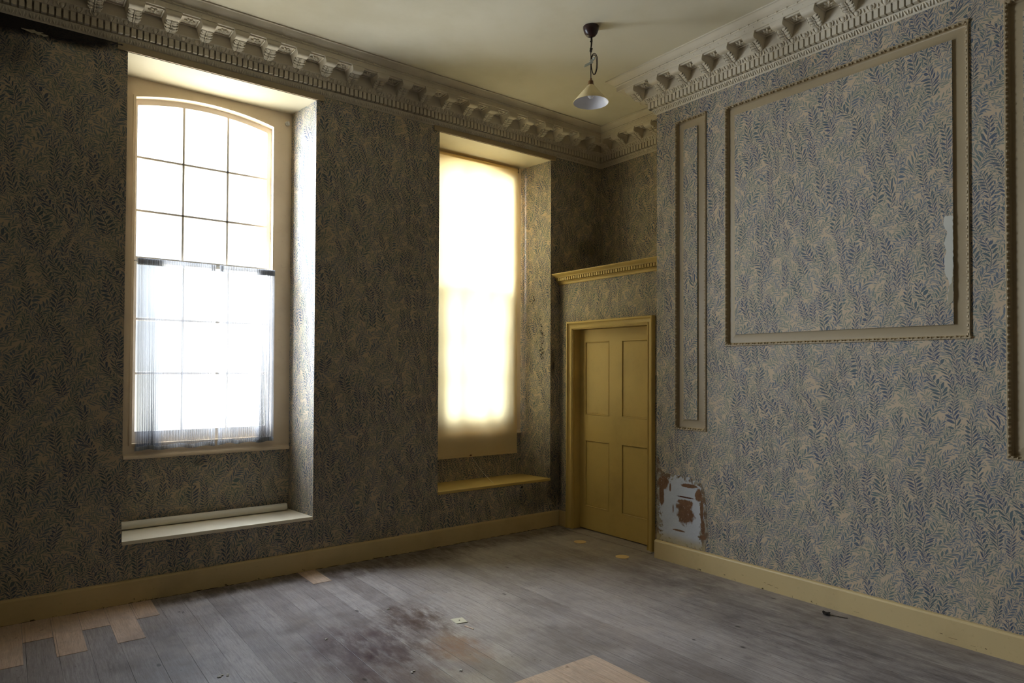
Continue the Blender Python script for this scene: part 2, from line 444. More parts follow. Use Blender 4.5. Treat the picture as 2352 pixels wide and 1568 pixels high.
def patch_mat():
    g = NG('bare_wall_plaster', rough=0.9, spec=0.1)
    pos = g.geo()
    ps = g.sepxyz(pos)
    wob = g.mul(g.sub(g.noise(pos, 16.0, 4.0, 0.6), 0.5), 1.6)
    wob2 = g.mul(g.sub(g.noise(pos, 34.0, 3.0, 0.6), 0.5), 0.9)
    white = g.mix(g.noise(pos, 12.0, 3.0), s2l(198, 200, 204), s2l(182, 186, 192))
    rim = g.mix(g.sstep(g.noise(pos, 18.0, 4.0), 0.42, 0.58), s2l(156, 148, 132), s2l(118, 98, 78))
    # filler coat covers the middle, older layers show at the rim
    inner = g.ellipse(ps[1], ps[2], -1.615, 0.42, 0.215, 0.285, 0.06, wob2)
    sq = g.m_('MAXIMUM', g.m_('ABSOLUTE', g.mul(g.sub(ps[1], -1.61), 1 / 0.205)), g.m_('ABSOLUTE', g.mul(g.sub(ps[2], 0.41), 1 / 0.265)))
    inner = g.m_('MAXIMUM', inner, g.sstep(g.add(sq, wob2), 0.92, 1.0, 1.0, 0.0))
    c = g.mix(inner, rim, white)
    brown = g.mix(g.noise(pos, 22.0, 3.0), s2l(140, 106, 78), s2l(98, 72, 54))
    for cy, cz, ry, rz in [(-1.66, 0.42, 0.085, 0.095), (-1.655, 0.50, 0.075, 0.022), (-1.44, 0.63, 0.055, 0.055), (-1.42, 0.54, 0.025, 0.10),
                           (-1.70, 0.638, 0.075, 0.016), (-1.79, 0.575, 0.035, 0.05), (-1.82, 0.46, 0.014, 0.09), (-1.51, 0.60, 0.010, 0.035),
                           (-1.83, 0.33, 0.02, 0.06), (-1.83, 0.255, 0.03, 0.018), (-1.54, 0.43, 0.006, 0.035), (-1.60, 0.265, 0.06, 0.008)]:
        c = g.mix(g.ellipse(ps[1], ps[2], cy, cz, ry, rz, 0.14, g.add(g.mul(wob, 0.6), g.mul(wob2, 0.7))), c, brown)
    crack = g.ellipse(ps[1], ps[2], -1.665, 0.542, 0.085, 0.006, 0.2, g.mul(wob2, 0.3))
    c = g.mix(crack, c, s2l(84, 46, 30))
    low = g.sstep(ps[2], 0.17, 0.24, 1.0, 0.0)
    fleck = g.sstep(g.noise(pos, 60.0, 4.0, 0.7), 0.62, 0.68)
    c = g.mix(g.mul(fleck, 0.7), c, s2l(206, 204, 200))
    c = g.mix(g.mul(low, 0.8), c, g.mix(g.noise(pos, 7.0, 2.0), s2l(206, 182, 124), s2l(150, 146, 130)))
    g.color(c)
    g.bump(g.add(g.noise(pos, 30.0, 4.0), g.mul(inner, 1.5)), 0.5, 0.01)
    return g.m
M['patch'] = patch_mat()

# ------------------------------------------------------------------ mesh helper
class MB:
    def __init__(self):
        self.v = []; self.f = []; self.mi = []; self.k = 0
    def box(self, x0, x1, y0, y1, z0, z1):
        b = len(self.v)
        self.v += [(x, y, z) for x in (x0, x1) for y in (y0, y1) for z in (z0, z1)]
        for q in ((0, 1, 3, 2), (4, 6, 7, 5), (0, 4, 5, 1), (2, 3, 7, 6), (0, 2, 6, 4), (1, 5, 7, 3)):
            self.f.append(tuple(b + i for i in q)); self.mi.append(self.k)
        return self
    def quad(self, *pts):
        b = len(self.v); self.v += [tuple(p) for p in pts]
        self.f.append(tuple(range(b, b + len(pts)))); self.mi.append(self.k)
        return self
    def ell(self, c, ax, ay, az, seg=8, rings=5):
        """ellipsoid with half-axis vectors ax, ay, az"""
        b = len(self.v); c = Vector(c); ax, ay, az = Vector(ax), Vector(ay), Vector(az)
        self.v.append(tuple(c + az))
        for i in range(1, rings):
            a = math.pi * i / rings
            for j in range(seg):
                t = 2 * math.pi * j / seg
                self.v.append(tuple(c + az * math.cos(a) + (ax * math.cos(t) + ay * math.sin(t)) * math.sin(a)))
        self.v.append(tuple(c - az))
        last = len(self.v) - 1
        for j in range(seg):
            self.f.append((b, b + 1 + j, b + 1 + (j + 1) % seg)); self.mi.append(self.k)
            for i in range(rings - 2):
                p = b + 1 + i * seg
                self.f.append((p + j, p + seg + j, p + seg + (j + 1) % seg, p + (j + 1) % seg)); self.mi.append(self.k)
            p = b + 1 + (rings - 2) * seg
            self.f.append((p + j, last, p + (j + 1) % seg)); self.mi.append(self.k)
        return self
    def loft(self, rings, closed=True, caps=True):
        """rings: list of equally long point lists"""
        b = len(self.v); n = len(rings[0])
        for r in rings: self.v += [tuple(p) for p in r]
        m = n if closed else n - 1
        for i in range(len(rings) - 1):
            for j in range(m):
                p = b + i * n
                self.f.append((p + j, p + (j + 1) % n, p + n + (j + 1) % n, p + n + j)); self.mi.append(self.k)
        if caps and closed:
            self.f.append(tuple(b + j for j in range(n))[::-1]); self.mi.append(self.k)
            self.f.append(tuple(b + (len(rings) - 1) * n + j for j in range(n))); self.mi.append(self.k)
        return self
    def tube(self, pts, r, seg=8, caps=True):
        rings = []
        pts = [Vector(p) for p in pts]
        for i, p in enumerate(pts):
            d = (pts[min(i + 1, len(pts) - 1)] - pts[max(i - 1, 0)]).normalized()
            u = d.orthogonal() if i == 0 else (u - d * u.dot(d))
            u = u.normalized(); w = d.cross(u)
            rr = r[i] if isinstance(r, (list, tuple)) else r
            rings.append([p + (u * math.cos(2 * math.pi * j / seg) + w * math.sin(2 * math.pi * j / seg)) * rr for j in range(seg)])
        return self.loft(rings, True, caps)
    def lathe(self, prof, cx, cy, seg=32):
        rings = [[(cx + r * math.cos(2 * math.pi * j / seg), cy + r * math.sin(2 * math.pi * j / seg), z) for j in range(seg)] for r, z in prof]
        return self.loft(rings, True, False)
    def build(self, name, mats, parent=None, loc=(0, 0, 0), angle=35, uv=False, label=None, cat=None, kind=None, group=None, bevel=0.0, shared=False):
        me = bpy.data.meshes.new(name)
        L = Vector(loc)
        vs = self.v if L.length == 0 else [tuple(Vector(p) - L) for p in self.v]
        me.from_pydata(vs, [], self.f)
        mats = mats if isinstance(mats, (list, tuple)) else [mats]
        for m in mats: me.materials.append(m)
        me.polygons.foreach_set('material_index', self.mi)
        me.validate()
        me.update()
        if angle:
            me.polygons.foreach_set('use_smooth', [True] * len(me.polygons))
            me.set_sharp_from_angle(angle=math.radians(angle))
        if uv:
            l = me.uv_layers.new(name='UVMap')
            for p in me.polygons:
                n = p.normal
                for li in p.loop_indices:
                    co = me.vertices[me.loops[li].vertex_index].co + L
                    if abs(n.x) > abs(n.y) and abs(n.x) > abs(n.z): q = (-co.y + 0.11, co.z + 0.07)
                    elif abs(n.z) > 0.7: q = (co.x, co.y)
                    else: q = (co.x, co.z)
                    l.data[li].uv = q
        o = bpy.data.objects.new(name, me)
        COL.objects.link(o)
        if parent is not None:
            o.parent = parent
            o.location = Vector(loc) - Vector(parent.get('_base', (0, 0, 0)))
        else:
            o.location = loc
        o['_base'] = tuple(loc)
        if bevel:
            bm = o.modifiers.new('bevel', 'BEVEL'); bm.width = bevel; bm.segments = 2; bm.limit_method = 'ANGLE'
        tag(o, label, cat, kind, group)
        return o

def tag(o, label=None, cat=None, kind=None, group=None):
    if label: o['label'] = label
    if cat: o['category'] = cat
    if kind: o['kind'] = kind
    if group: o['group'] = group

def empty(name, loc, label=None, cat=None, kind=None, group=None):
    o = bpy.data.objects.new(name, None)
    o.empty_display_size = 0.05
    o.location = loc
    o['_base'] = tuple(loc)
    COL.objects.link(o)
    tag(o, label, cat, kind, group)
    return o

def outward(mb, mat):
    return mb

# ------------------------------------------------------------------ floor and ceiling
mb = MB(); mb.box(RX0, 0.4, RY0, 0.0, -0.12, 0.0)
floor = mb.build('floor', M['floor'], angle=0, kind='structure', label='worn grey wooden floorboards running towards the window wall')
def board(x0, x1, y0, y1):
    MB().box(x0, x1, y0, y1, -0.002, 0.0022).build('replacement_board', M['newboard'], floor, angle=0, label='pale new floorboard let into the old grey boards')
board(-4.379, -4.2515, -0.366, -0.026)
board(-4.5215, -4.3815, -0.718, -0.026)
board(-4.664, -4.524, -0.379, -0.026)
board(-4.8065, -4.6665, -0.728, -0.026)
board(-4.949, -4.809, -0.395, -0.026)
board(-5.0915, -4.9515, -0.738, -0.026)
board(-3.2545, -3.117, -0.359, -0.026)
for i in range(4):
    x1 = -2.4725 - i * 0.1425
    board(x1 - 0.1405, x1, -4.6, -2.432)

mb = MB(); mb.box(RX0, 0.3, RY0, 0.0, CEIL, CEIL + 0.15)
ceiling = mb.build('ceiling', M['ceiling'], angle=0, kind='structure', label='plain cream plaster ceiling')

# ------------------------------------------------------------------ window wall (left)
def wall_with_openings(y0, y1, openF, openB):
    """front sheet at y0 with openings, back sheet at y1, splayed reveals joining them"""
    mb = MB()
    def sheet(y, ops, flip):
        xs = [RX0] + [v for o in ops for v in (o[0], o[1])] + [0.0]
        for i in range(len(xs) - 1):
            a, b = xs[i], xs[i + 1]
            if i % 2 == 0:
                spans = [(0.0, CEIL)]
            else:
                o = ops[i // 2]; spans = [(0.0, o[2]), (o[3], CEIL)]
            for z0, z1 in spans:
                q = [(a, y, z0), (b, y, z0), (b, y, z1), (a, y, z1)]
                mb.quad(*(q if not flip else q[::-1]))
    sheet(y0, openF, False); sheet(y1, openB, True)
    for F, B in zip(openF, openB):
        mb.k = 0
        mb.quad((F[0], y0, F[2]), (F[0], y0, F[3]), (B[0], y1, B[3]), (B[0], y1, B[2]))
        mb.quad((F[1], y0, F[2]), (B[1], y1, B[2]), (B[1], y1, B[3]), (F[1], y0, F[3]))
        mb.k = 1
        mb.quad((F[0], y0, F[3]), (F[1], y0, F[3]), (B[1], y1, B[3]), (B[0], y1, B[3]))
        mb.quad((F[0], y0, F[2]), (B[0], y1, B[2]), (B[1], y1, B[2]), (F[1], y0, F[2]))
        mb.k = 0
    return mb
WT = 0.62
opF = [(W1F[0], W1F[1], 0.39, Z3), (W2F[0], W2F[1], 0.46, Z3)]
k = WT / FRY
def ext(F, B): return (F[0] + (B[0] - F[0]) * k, F[1] + (B[1] - F[1]) * k)
opB = [(*ext(W1F, W1B), 0.39, Z3), (*ext(W2F, W2B), 0.46, Z3)]
wall_left = wall_with_openings(0.0, WT, opF, opB).build('wall_left', [M['paper'], M['soffit']], angle=0, uv=True, kind='structure',
    label='long dark window wall in leafy blue wallpaper')
# paper pulled away under the cornice at the left edge
mb = MB()
rag = [(-5.35, 3.63), (-5.10, 3.618), (-5.0, 3.625), (-4.93, 3.628), (-4.88, 3.640), (-4.80, 3.634), (-4.70, 3.655), (-4.60, 3.672), (-4.52, 3.690), (-4.455, 3.700)]
mb.loft([[(x, -0.001, z - 0.02), (x, -0.010 - 0.006 * math.sin(i * 2.1), z - 0.004), (x, -0.016 - 0.008 * math.sin(i * 1.7), z + 0.004), (x, -0.001, z - 0.001)] for i, (x, z) in enumerate(rag)])
mb.build('peeling_paper', M['paper'], wall_left, uv=True, label='torn dark wallpaper edge curling below the cornice')
mb = MB()
sc = [(-5.0, 3.640), (-4.965, 3.632), (-4.945, 3.628), (-4.93, 3.633), (-4.915, 3.624), (-4.90, 3.630), (-4.885, 3.622), (-4.862, 3.634), (-4.88, 3.637), (-4.89, 3.645), (-4.92, 3.640), (-4.935, 3.648), (-4.96, 3.642)]
mb.loft([[(x, -0.014, z) for x, z in sc], [(x, -0.016, z + 0.003) for x, z in sc]])
mb.build('torn_paper_scrap', M['torn2'], wall_left, label='cream scrap of torn paper in the damp patch')

# mould on the right reveal of the second window
mb = MB()
rr = random.Random(3)
def reveal2(y): return W2F[1] + (W2B[1] - W2F[1]) * y / FRY - 0.0012
def blot(y, z, r):
    n = 7; pts = []
    for j in range(n):
        a = 2 * math.pi * j / n; q = r * rr.uniform(0.45, 1.25)
        yy = y + q * math.cos(a) * 0.8; zz = z + q * math.sin(a)
        pts.append((reveal2(yy), yy, zz))
    mb.quad(*pts[::-1])
for cy, z0, z1, w, n in [(0.235, 2.22, 2.32, 0.035, 26), (0.215, 2.13, 2.22, 0.02, 9), (0.125, 1.98, 2.12, 0.014, 14), (0.115, 1.66, 1.96, 0.030, 85), (0.20, 1.80, 1.86, 0.03, 5)]:
    for _ in range(n):
        blot(cy + rr.gauss(0, w * 0.7), rr.uniform(z0, z1), rr.uniform(0.002, 0.009))
mb.build('mould_spots', M['dark'], wall_left, angle=0, label='black mould spots trailing down the right window reveal')
# small nicks on the wall by the door corner
mb = MB()
for (x, z, w, h) in [(-0.668, 1.60, 0.005, 0.05), (-1.06, 0.425, 0.012, 0.010)]:
    mb.ell((x, -0.001 if z != 0.845 else FRY - 0.001, z), (w, 0, 0), (0, 0.0015, 0), (0, 0, h), 10, 6)
mb.build('wall_mark', M['dark'], wall_left, label='small dark marks on the papered window wall')

# ------------------------------------------------------------------ windows
X_L, X_R = -4.375, -3.184
def arch_z(x, x0, x1, spring, crown):
    c = (x0 + x1) / 2; h = (x1 - x0) / 2
    R = (h * h + (crown - spring) ** 2) / (2 * (crown - spring))
    return spring - (R - (crown - spring)) + math.sqrt(max(R * R - (x - c) ** 2, 0))

def arched_ring(mb, xa, xb, za, spr, crown, xo0, xo1, zo0, zo1, y0, y1, n=20):
    """board with an arched opening: prism between y0 and y1"""
    inner = [(xa, za), (xa, spr)] + [(xa + (xb - xa) * i / n, arch_z(xa + (xb - xa) * i / n, xa, xb, spr, crown)) for i in range(1, n)] + [(xb, spr), (xb, za)]
    m = len(inner)
    if zo1 is not None:
        outer = [(xo0, zo0), (xo0, zo1)] + [(xo0 + (xo1 - xo0) * i / n, zo1) for i in range(1, n)] + [(xo1, zo1), (xo1, zo0)]
    else:
        so, co = spr + (xa - xo0) * 0.9, crown + (xa - xo0)
        outer = [(xo0, zo0), (xo0, so)] + [(xo0 + (xo1 - xo0) * i / n, arch_z(xo0 + (xo1 - xo0) * i / n, xo0, xo1, so, co)) for i in range(1, n)] + [(xo1, so), (xo1, zo0)]
    for i in range(m):
        j = (i + 1) % m
        a, b, c, d = inner[i], inner[j], outer[j], outer[i]
        mb.quad((a[0], y0, a[1]), (b[0], y0, b[1]), (c[0], y0, c[1]), (d[0], y0, d[1]))
        mb.quad((a[0], y1, a[1]), (d[0], y1, d[1]), (c[0], y1, c[1]), (b[0], y1, b[1]))
        mb.quad((a[0], y0, a[1]), (a[0], y1, a[1]), (b[0], y1, b[1]), (b[0], y0, b[1]))
        mb.quad((d[0], y0, d[1]), (c[0], y0, c[1]), (c[0], y1, c[1]), (d[0], y1, d[1]))

def make_window(idx, dx, F, B, sillz, label, sillmat):
    """window built in the place of the first one and moved by dx; geometry absolute"""
    Y = FRY
    win = empty('window_%d' % idx, ((F[0] + F[1]) / 2, Y, sillz), label, None, 'structure')
    bL, bR = B[0] - 0.02, B[1] + 0.02
    # frame board with bead
    mb = MB()
    arched_ring(mb, -4.332 + dx, -3.322 + dx, 1.002, 3.535, 3.600, bL, bR, 0.90, Z3 + 0.0, Y, Y + 0.16)
    mb.build('window_frame', M['frame'], win, angle=25)
    mb = MB()
    arched_ring(mb, -4.320 + dx, -3.334 + dx, 1.012, 3.527, 3.592, -4.336 + dx, -3.318 + dx, 0.998, None, Y - 0.012, Y + 0.03)
    mb.build('frame_bead', M['frame'], win, angle=25)
    mb = MB()
    mb.loft([[(x, y, z) for y, z in ((Y + 0.02, 0.898), (Y - 0.012, 0.900), (Y - 0.022, 0.906), (Y - 0.026, 0.916), (Y - 0.022, 0.926), (Y - 0.008, 0.932), (Y - 0.004, 0.940), (Y + 0.02, 0.942))] for x in (B[0] + 0.002, B[1] - 0.002)])
    mb.build('frame_nosing', M['frame'], win, angle=25)
    # sashes
    gl, gr = -4.296 + dx, -3.358 + dx
    c1, c2 = -3.984 + dx, -3.663 + dx
    mw = 0.0125
    def sash(name, y0, y1, zb, zt, rails, arched):
        sL, sR = -4.352 + dx, -3.302 + dx
        mb = MB()
        if arched:
            arched_ring(mb, gl, gr, zb + 0.035, 3.500, 3.560, sL, sR, zb, 3.63, y0, y1)
        else:
            mb.box(sL, gl, y0, y1, zb, zt); mb.box(gr, sR, y0, y1, zb, zt)
            mb.box(gl, gr, y0, y1, zt - 0.040, zt); mb.box(gl, gr, y0, y1, zb, zb + 0.085)
        zlo = zb + (0.035 if arched else 0.085)
        for c in (c1, c2):
            zhi = arch_z(c, gl, gr, 3.50, 3.56) if arched else zt - 0.04
            mb.loft([[(c - mw, y0 + 0.012, z), (c - 0.007, y0, z), (c + 0.007, y0, z), (c + mw, y0 + 0.012, z), (c + mw, y1, z), (c - mw, y1, z)] for z in (zlo, zhi)])
        for r in rails:
            mb.loft([[(x, y0 + 0.012, r - mw), (x, y0, r - 0.007), (x, y0, r + 0.007), (x, y0 + 0.012, r + mw), (x, y1, r + mw), (x, y1, r - mw)][::-1] for x in (gl, gr)])
        s = mb.build(name, M['sash'], win, angle=25)
        zs = [zlo] + list(rails) + [None]
        xs = [gl, c1, c2, gr]
        for i in range(3):
            for j in range(len(zs) - 1):
                a, b = xs[i], xs[i + 1]
                z0 = zs[j]
                yy = (y0 + y1) / 2 + 0.004
                if zs[j + 1] is None:
                    if arched: ztp = [arch_z(a + (b - a) * q / 6, gl, gr, 3.50, 3.56) for q in range(7)]
                    else: ztp = [zt - 0.04] * 7
                else: ztp = [zs[j + 1]] * 7
                g = MB()
                top = [(a + (b - a) * q / 6, ztp[q]) for q in range(7)]
                loop = [(a, z0), (b, z0)] + top[::-1]
                g.quad(*[(p[0], yy, p[1]) for p in loop])
                g.build('pane', M['glass'], s, angle=0)
        return s
    sash('upper_sash', Y + 0.085, Y + 0.12, 2.335, 3.56, (2.723, 3.118), True)
    sash('lower_sash', Y + 0.040, Y + 0.075, 1.010, 2.375, (1.520, 1.918), False)
    # sill board and papered apron under the frame
    mb = MB()
    mb.loft([[(F[0] + 0.002, -0.012, z), (F[1] - 0.002, -0.012, z), (F[1] - 0.002, 0.0, z), (B[1] - 0.001, Y, z), (B[0] + 0.001, Y, z), (F[0] + 0.002, 0.0, z)] for z in (sillz - 0.026, sillz)])
    mb.build('window_sill', sillmat, win, angle=0, bevel=0.004, label='painted window sill board')
    mb = MB()
    mb.box(B[0] - 0.02, B[1] + 0.02, Y, Y + 0.05, sillz - 0.02, 0.905)
    mb.build('window_apron', M['paper'], win, angle=0, uv=True, label='papered panel between sill and frame')
    return win

win1 = make_window(1, 0.0, W1F, W1B, 0.411, 'tall sash window with an arched head and white net half curtains', M['sill1'])
win2 = make_window(2, 2.412, W2F, W2B, 0.480, 'tall sash window covered by a cream roller blind', M['yellow'])

# ------------------------------------------------------------------ alcove wall, door wall, chimney breast
wall_far = MB().box(0.0, 0.25, YB - 0.02, 0.0, 0.0, CEIL).build('wall_far', M['paper'], angle=0, uv=True, kind='structure',
    label='papered back wall of the corner recess above the door')

DY0, DY1, DZ = -0.222, -1.178, 1.962
mb = MB()
def slab(mb, y0, y1, z0, z1): mb.box(XD, XD + 0.10, y0, y1, z0, z1)
slab(mb, DY0, -0.0005, 0.0, 2.43); slab(mb, YB + 0.0005, DY1, 0.0, 2.43); slab(mb, DY1, DY0, DZ, 2.43)
wall_door = mb.build('wall_door', M['paper'], angle=0, uv=True, kind='structure', label='boxed out door wall below the dentil shelf')

# chimney breast with three panel openings
PANELS = [(-1.560, -1.864, 1.080, 3.590), (-2.034, -3.651, 1.742, 3.566), (-3.817, -4.121, 1.080, 3.590)]
BY1 = -4.6
mb = MB()
mb.quad((XB, YB, 0), (XB, YB, CEIL), (0.0, YB, CEIL), (0.0, YB, 0))
ys = [YB] + [v for p in PANELS for v in (p[0], p[1])] + [BY1]
for i in range(len(ys) - 1):
    a, b = ys[i], ys[i + 1]
    spans = [(0, CEIL)] if i % 2 == 0 else [(0, PANELS[i // 2][2]), (PANELS[i // 2][3], CEIL)]
    for z0, z1 in spans:
        mb.quad((XB, a, z0), (XB, b, z0), (XB, b, z1), (XB, a, z1))
mb.quad((XB, BY1, 0), (0.0, BY1, 0), (0.0, BY1, CEIL), (XB, BY1, CEIL))
wall_right = mb.build('wall_right', M['paper'], angle=0, uv=True, kind='structure', label='chimney breast in blue leafy wallpaper with moulded panels')

def ring_sweep(mb, y0, y1, z0, z1, prof):
    """rectangular frame on the plane x=XB; prof = (inset, height towards the room)"""
    corners = [(y0, z0, -1, 1), (y1, z0, 1, 1), (y1, z1, 1, -1), (y0, z1, -1, -1)]
    rings = []
    for (y, z, sy, sz) in corners + corners[:1]:
        rings.append([(XB - h, y + sy * s, z + sz * s) for s, h in prof])
    mb.loft(rings, closed=False, caps=False)

PF = [(0.0, -0.004), (0.0, 0.007), (0.004, 0.011), (0.009, 0.010), (0.013, 0.003), (0.015, -0.010), (0.020, -0.016), (0.024, -0.021), (0.026, -0.0215), (0.084, -0.006), (0.087, -0.005), (0.087, -0.04)]
def panel(idx, P):
    y0, y1, z0, z1 = P
    cx = (y0 + y1) / 2
    t = empty('trim_%d' % idx, (XB, cx, z0), ['tall narrow moulded wall panel nearest the door', 'large rectangular moulded wall panel', 'moulded wall panel cut by the right picture edge'][idx - 4], None, 'structure')
    mb = MB()
    ring_sweep(mb, y0, y1, z0, z1, PF)
    # egg carving along the outer edge
    per = 0.05
    def eggs(ya, za, yb, zb, out):
        L = math.hypot(yb - ya, zb - za); n = max(1, round(L / per)); ty, tz = (yb - ya) / L, (zb - za) / L
        for i in range(n):
            s = (i + 0.5) * L / n
            y, z = ya + ty * s, za + tz * s
            yi, zi = y + out[0] * 0.012, z + out[1] * 0.012
            mb.ell((XB - 0.001, yi, zi), (0, ty * 0.012, tz * 0.012), (-0.014, 0, 0), (0, out[0] * 0.010, out[1] * 0.010), 6, 4)
            for q in (0.5,):
                s2 = s + per * q
                if s2 < L:
                    y2, z2 = ya + ty * s2 + out[0] * 0.011, za + tz * s2 + out[1] * 0.011
                    mb.ell((XB - 0.003, y2, z2), (0, ty * 0.004, tz * 0.004), (-0.013, 0, 0), (0, out[0] * 0.009, out[1] * 0.009), 5, 4)
    eggs(y0, z0, y0, z1, (-1, 0)); eggs(y1, z0, y1, z1, (1, 0)); eggs(y0, z0, y1, z0, (0, 1)); eggs(y0, z1, y1, z1, (0, -1))
    mb.build('panel_moulding', M['mould'], t, angle=40)
    f = MB(); s = 0.086
    f.box(XB - 0.0035, XB + 0.03, y1 + s, y0 - s, z0 + s, z1 - s)
    fo = f.build('panel_field', M['paper'], t, angle=0, uv=True, label='leafy wallpaper field inside the moulding')
    return t, fo
t4, f4 = panel(4, PANELS[0])
t5, f5 = panel(5, PANELS[1])
t6, f6 = panel(6, PANELS[2])

def flat_patch(name, pts, x, mat, parent, thick=0.0015, label=None, jag=0.004, seed=1):
    r = random.Random(seed); out = []
    for i in range(len(pts)):
        a, b = pts[i], pts[(i + 1) % len(pts)]
        L = math.hypot(b[0] - a[0], b[1] - a[1]); n = max(1, int(L / 0.012))
        for j in range(n):
            t = j / n
            out.append((a[0] + (b[0] - a[0]) * t + (r.uniform(-jag, jag) if j else 0), a[1] + (b[1] - a[1]) * t + (r.uniform(-jag, jag) if j else 0)))
    mb = MB()
    mb.loft([[(x, y, z) for y, z in out], [(x - thick, y, z) for y, z in out]])
    return mb.build(name, mat, parent, angle=0, label=label)
flat_patch('bare_plaster', [(-1.370, 0.80), (-1.383, 0.86), (-1.392, 0.80), (-1.416, 0.734), (-1.452, 0.706), (-1.50, 0.708), (-1.60, 0.712), (-1.749, 0.699), (-1.812, 0.673), (-1.844, 0.61), (-1.862, 0.476), (-1.868, 0.376), (-1.885, 0.262), (-1.860, 0.233), (-1.852, 0.150), (-1.60, 0.150), (-1.369, 0.150)],
           XB, M['patch'], wall_right, 0.002, 'patch of bare white and brown plaster above the skirting', 0.004, 5)
flat_patch('torn_strip', [(-3.523, 2.461), (-3.5645, 2.456), (-3.5645, 1.995), (-3.542, 1.95), (-3.533, 1.969), (-3.543, 2.069), (-3.521, 2.135), (-3.521, 2.224), (-3.531, 2.261), (-3.517, 2.301), (-3.536, 2.362), (-3.516, 2.409)],
           XB - 0.0035, M['torn'], f5, 0.001, 'pale strip where wallpaper is torn off', 0.003, 9)
flat_patch('torn_strip', [(-3.5645, 2.16), (-3.5645, 1.965), (-3.545, 1.942), (-3.536, 1.96), (-3.543, 2.05), (-3.558, 2.07), (-3.566, 2.15)],
           XB - 0.0046, M['torn2'], f5, 0.001, 'greyer lower end of the torn strip', 0.002, 11)

# remaining walls, unseen behind and beside the camera; near and back made pale to bounce light
MB().box(0.0, 0.2, RY0, YB, 0, CEIL).build('wall_right_recess', M['paper'], angle=0, uv=True, kind='structure', label='papered wall beyond the chimney breast')
MB().box(RX0 - 0.2, RX0, RY0, 0.0, 0, CEIL).build('wall_near', M['ceiling'], angle=0, kind='structure', label='plain wall at the near end')
MB().box(RX0, 0.2, RY0 - 0.2, RY0, 0, CEIL).build('wall_back', M['ceiling'], angle=0, kind='structure', label='plain wall opposite the windows')

# ------------------------------------------------------------------ baseboards
def baseboard(name, pts, h, label, t=0.026):
    """pts: start, end in plan, normal into the room"""
    (x0, y0), (x1, y1), (nx, ny), m0, m1 = pts
    L = math.hypot(x1 - x0, y1 - y0); tx, ty = (x1 - x0) / L, (y1 - y0) / L
    prof = [(0, 0), (t, 0), (t, h - 0.012), (t - 0.004, h - 0.004), (t - 0.010, h), (0, h)]
    n = max(2, int(L / 0.25)); rings = []
    for i in range(n + 1):
        s = L * i / n
        ring = []
        for p, z in prof:
            ss = s + (m0 * p if i == 0 else 0) + (m1 * p if i == n else 0)
            ring.append((x0 + tx * ss + nx * p, y0 + ty * ss + ny * p, z))
        rings.append(ring)
    mb = MB(); mb.loft(rings)
    return mb.build(name, M['base'], angle=25, kind='structure', label=label)
bl = baseboard('baseboard_left', ((RX0, 0.0), (XD - 0.0005, 0.0), (0, -1), 0, 0), 0.152, 'plain cream skirting under the windows')
mb = MB().box(XD - 0.022, XD, -0.146, -0.027, 0.0, 0.150)
mb.build('baseboard_door', M['base'], angle=0, kind='structure', label='short skirting piece beside the door casing')
br = baseboard('baseboard_right', ((XB, YB + 0.0), (XB, BY1), (-1, 0), 0, 0), 0.148, 'cream skirting along the chimney breast', t=0.030)
# dirt line and chips along the skirting
mb = MB(); rr = random.Random(12)
x = -5.1
while x < -0.62:
    L = rr.uniform(0.03, 0.12)
    mb.ell((x + L / 2, -0.0265, rr.uniform(0.0, 0.004)), (L / 2, 0, 0), (0, rr.uniform(0.0008, 0.003), 0), (0, 0, rr.uniform(0.0008, 0.003)), 8, 4)
    x += L * rr.uniform(0.8, 1.4)
mb.build('skirting_grime', M['dark'], bl, angle=0, label='black grime where skirting meets the floor')
mb = MB()
for y, z, l, h in [(-2.42, 0.045, 0.05, 0.004), (-2.47, 0.038, 0.03, 0.004), (-2.38, 0.05, 0.02, 0.003), (-3.02, 0.028, 0.04, 0.002), (-3.5, 0.045, 0.018, 0.005), (-3.56, 0.035, 0.05, 0.003), (-3.72, 0.03, 0.012, 0.006), (-2.2, 0.06, 0.02, 0.003), (-3.66, 0.025, 0.03, 0.002)]:
    mb.ell((XB - 0.0302, y, z), (0.0006, 0, 0), (0, l / 2, 0), (0, 0, h / 3), 8, 4)
mb.build('paint_chips', M['chipmark'], br, angle=0, label='dark chips in the skirting paint')

# ------------------------------------------------------------------ door with casing
door = empty('door_1', (XD, -0.7, 0.0), 'yellow painted four panel door in a moulded casing', None, 'structure')
# casing: architrave profile swept up, over and down
AP = [(0.0, 0.0), (0.0, 0.040), (0.006, 0.046), (0.016, 0.046), (0.020, 0.038), (0.028, 0.030), (0.040, 0.026), (0.056, 0.024), (0.060, 0.030), (0.066, 0.030), (0.070, 0.022), (0.076, 0.020), (0.076, 0.0)]
mb = MB()
oy0, oy1, oz = -0.148, -1.252, 2.034
rings = []
for (y, z, sy, sz) in [(oy0, 0.0, -1, 0), (oy0, oz, -1, -1), (oy1, oz, 1, -1), (oy1, 0.0, 1, 0)]:
    rings.append([(XD - h, y + sy * s, z + sz * s) for s, h in AP])
mb.loft(rings)
mb.build('door_casing', M['yellow'], door, angle=30)
mb = MB()   # linings
mb.box(XD + 0.001, XD + 0.12, DY0 - 0.004, DY0 + 0.008, 0.0, DZ - 0.004)
mb.box(XD + 0.001, XD + 0.12, DY1 - 0.008, DY1 + 0.004, 0.0, DZ - 0.004)
mb.box(XD + 0.001, XD + 0.12, DY1, DY0, DZ - 0.004, DZ + 0.008)
mb.build('door_jamb', M['yellow'], door, angle=0)
XL = XD + 0.075
dy0, dy1 = DY0 - 0.006, DY1 + 0.006
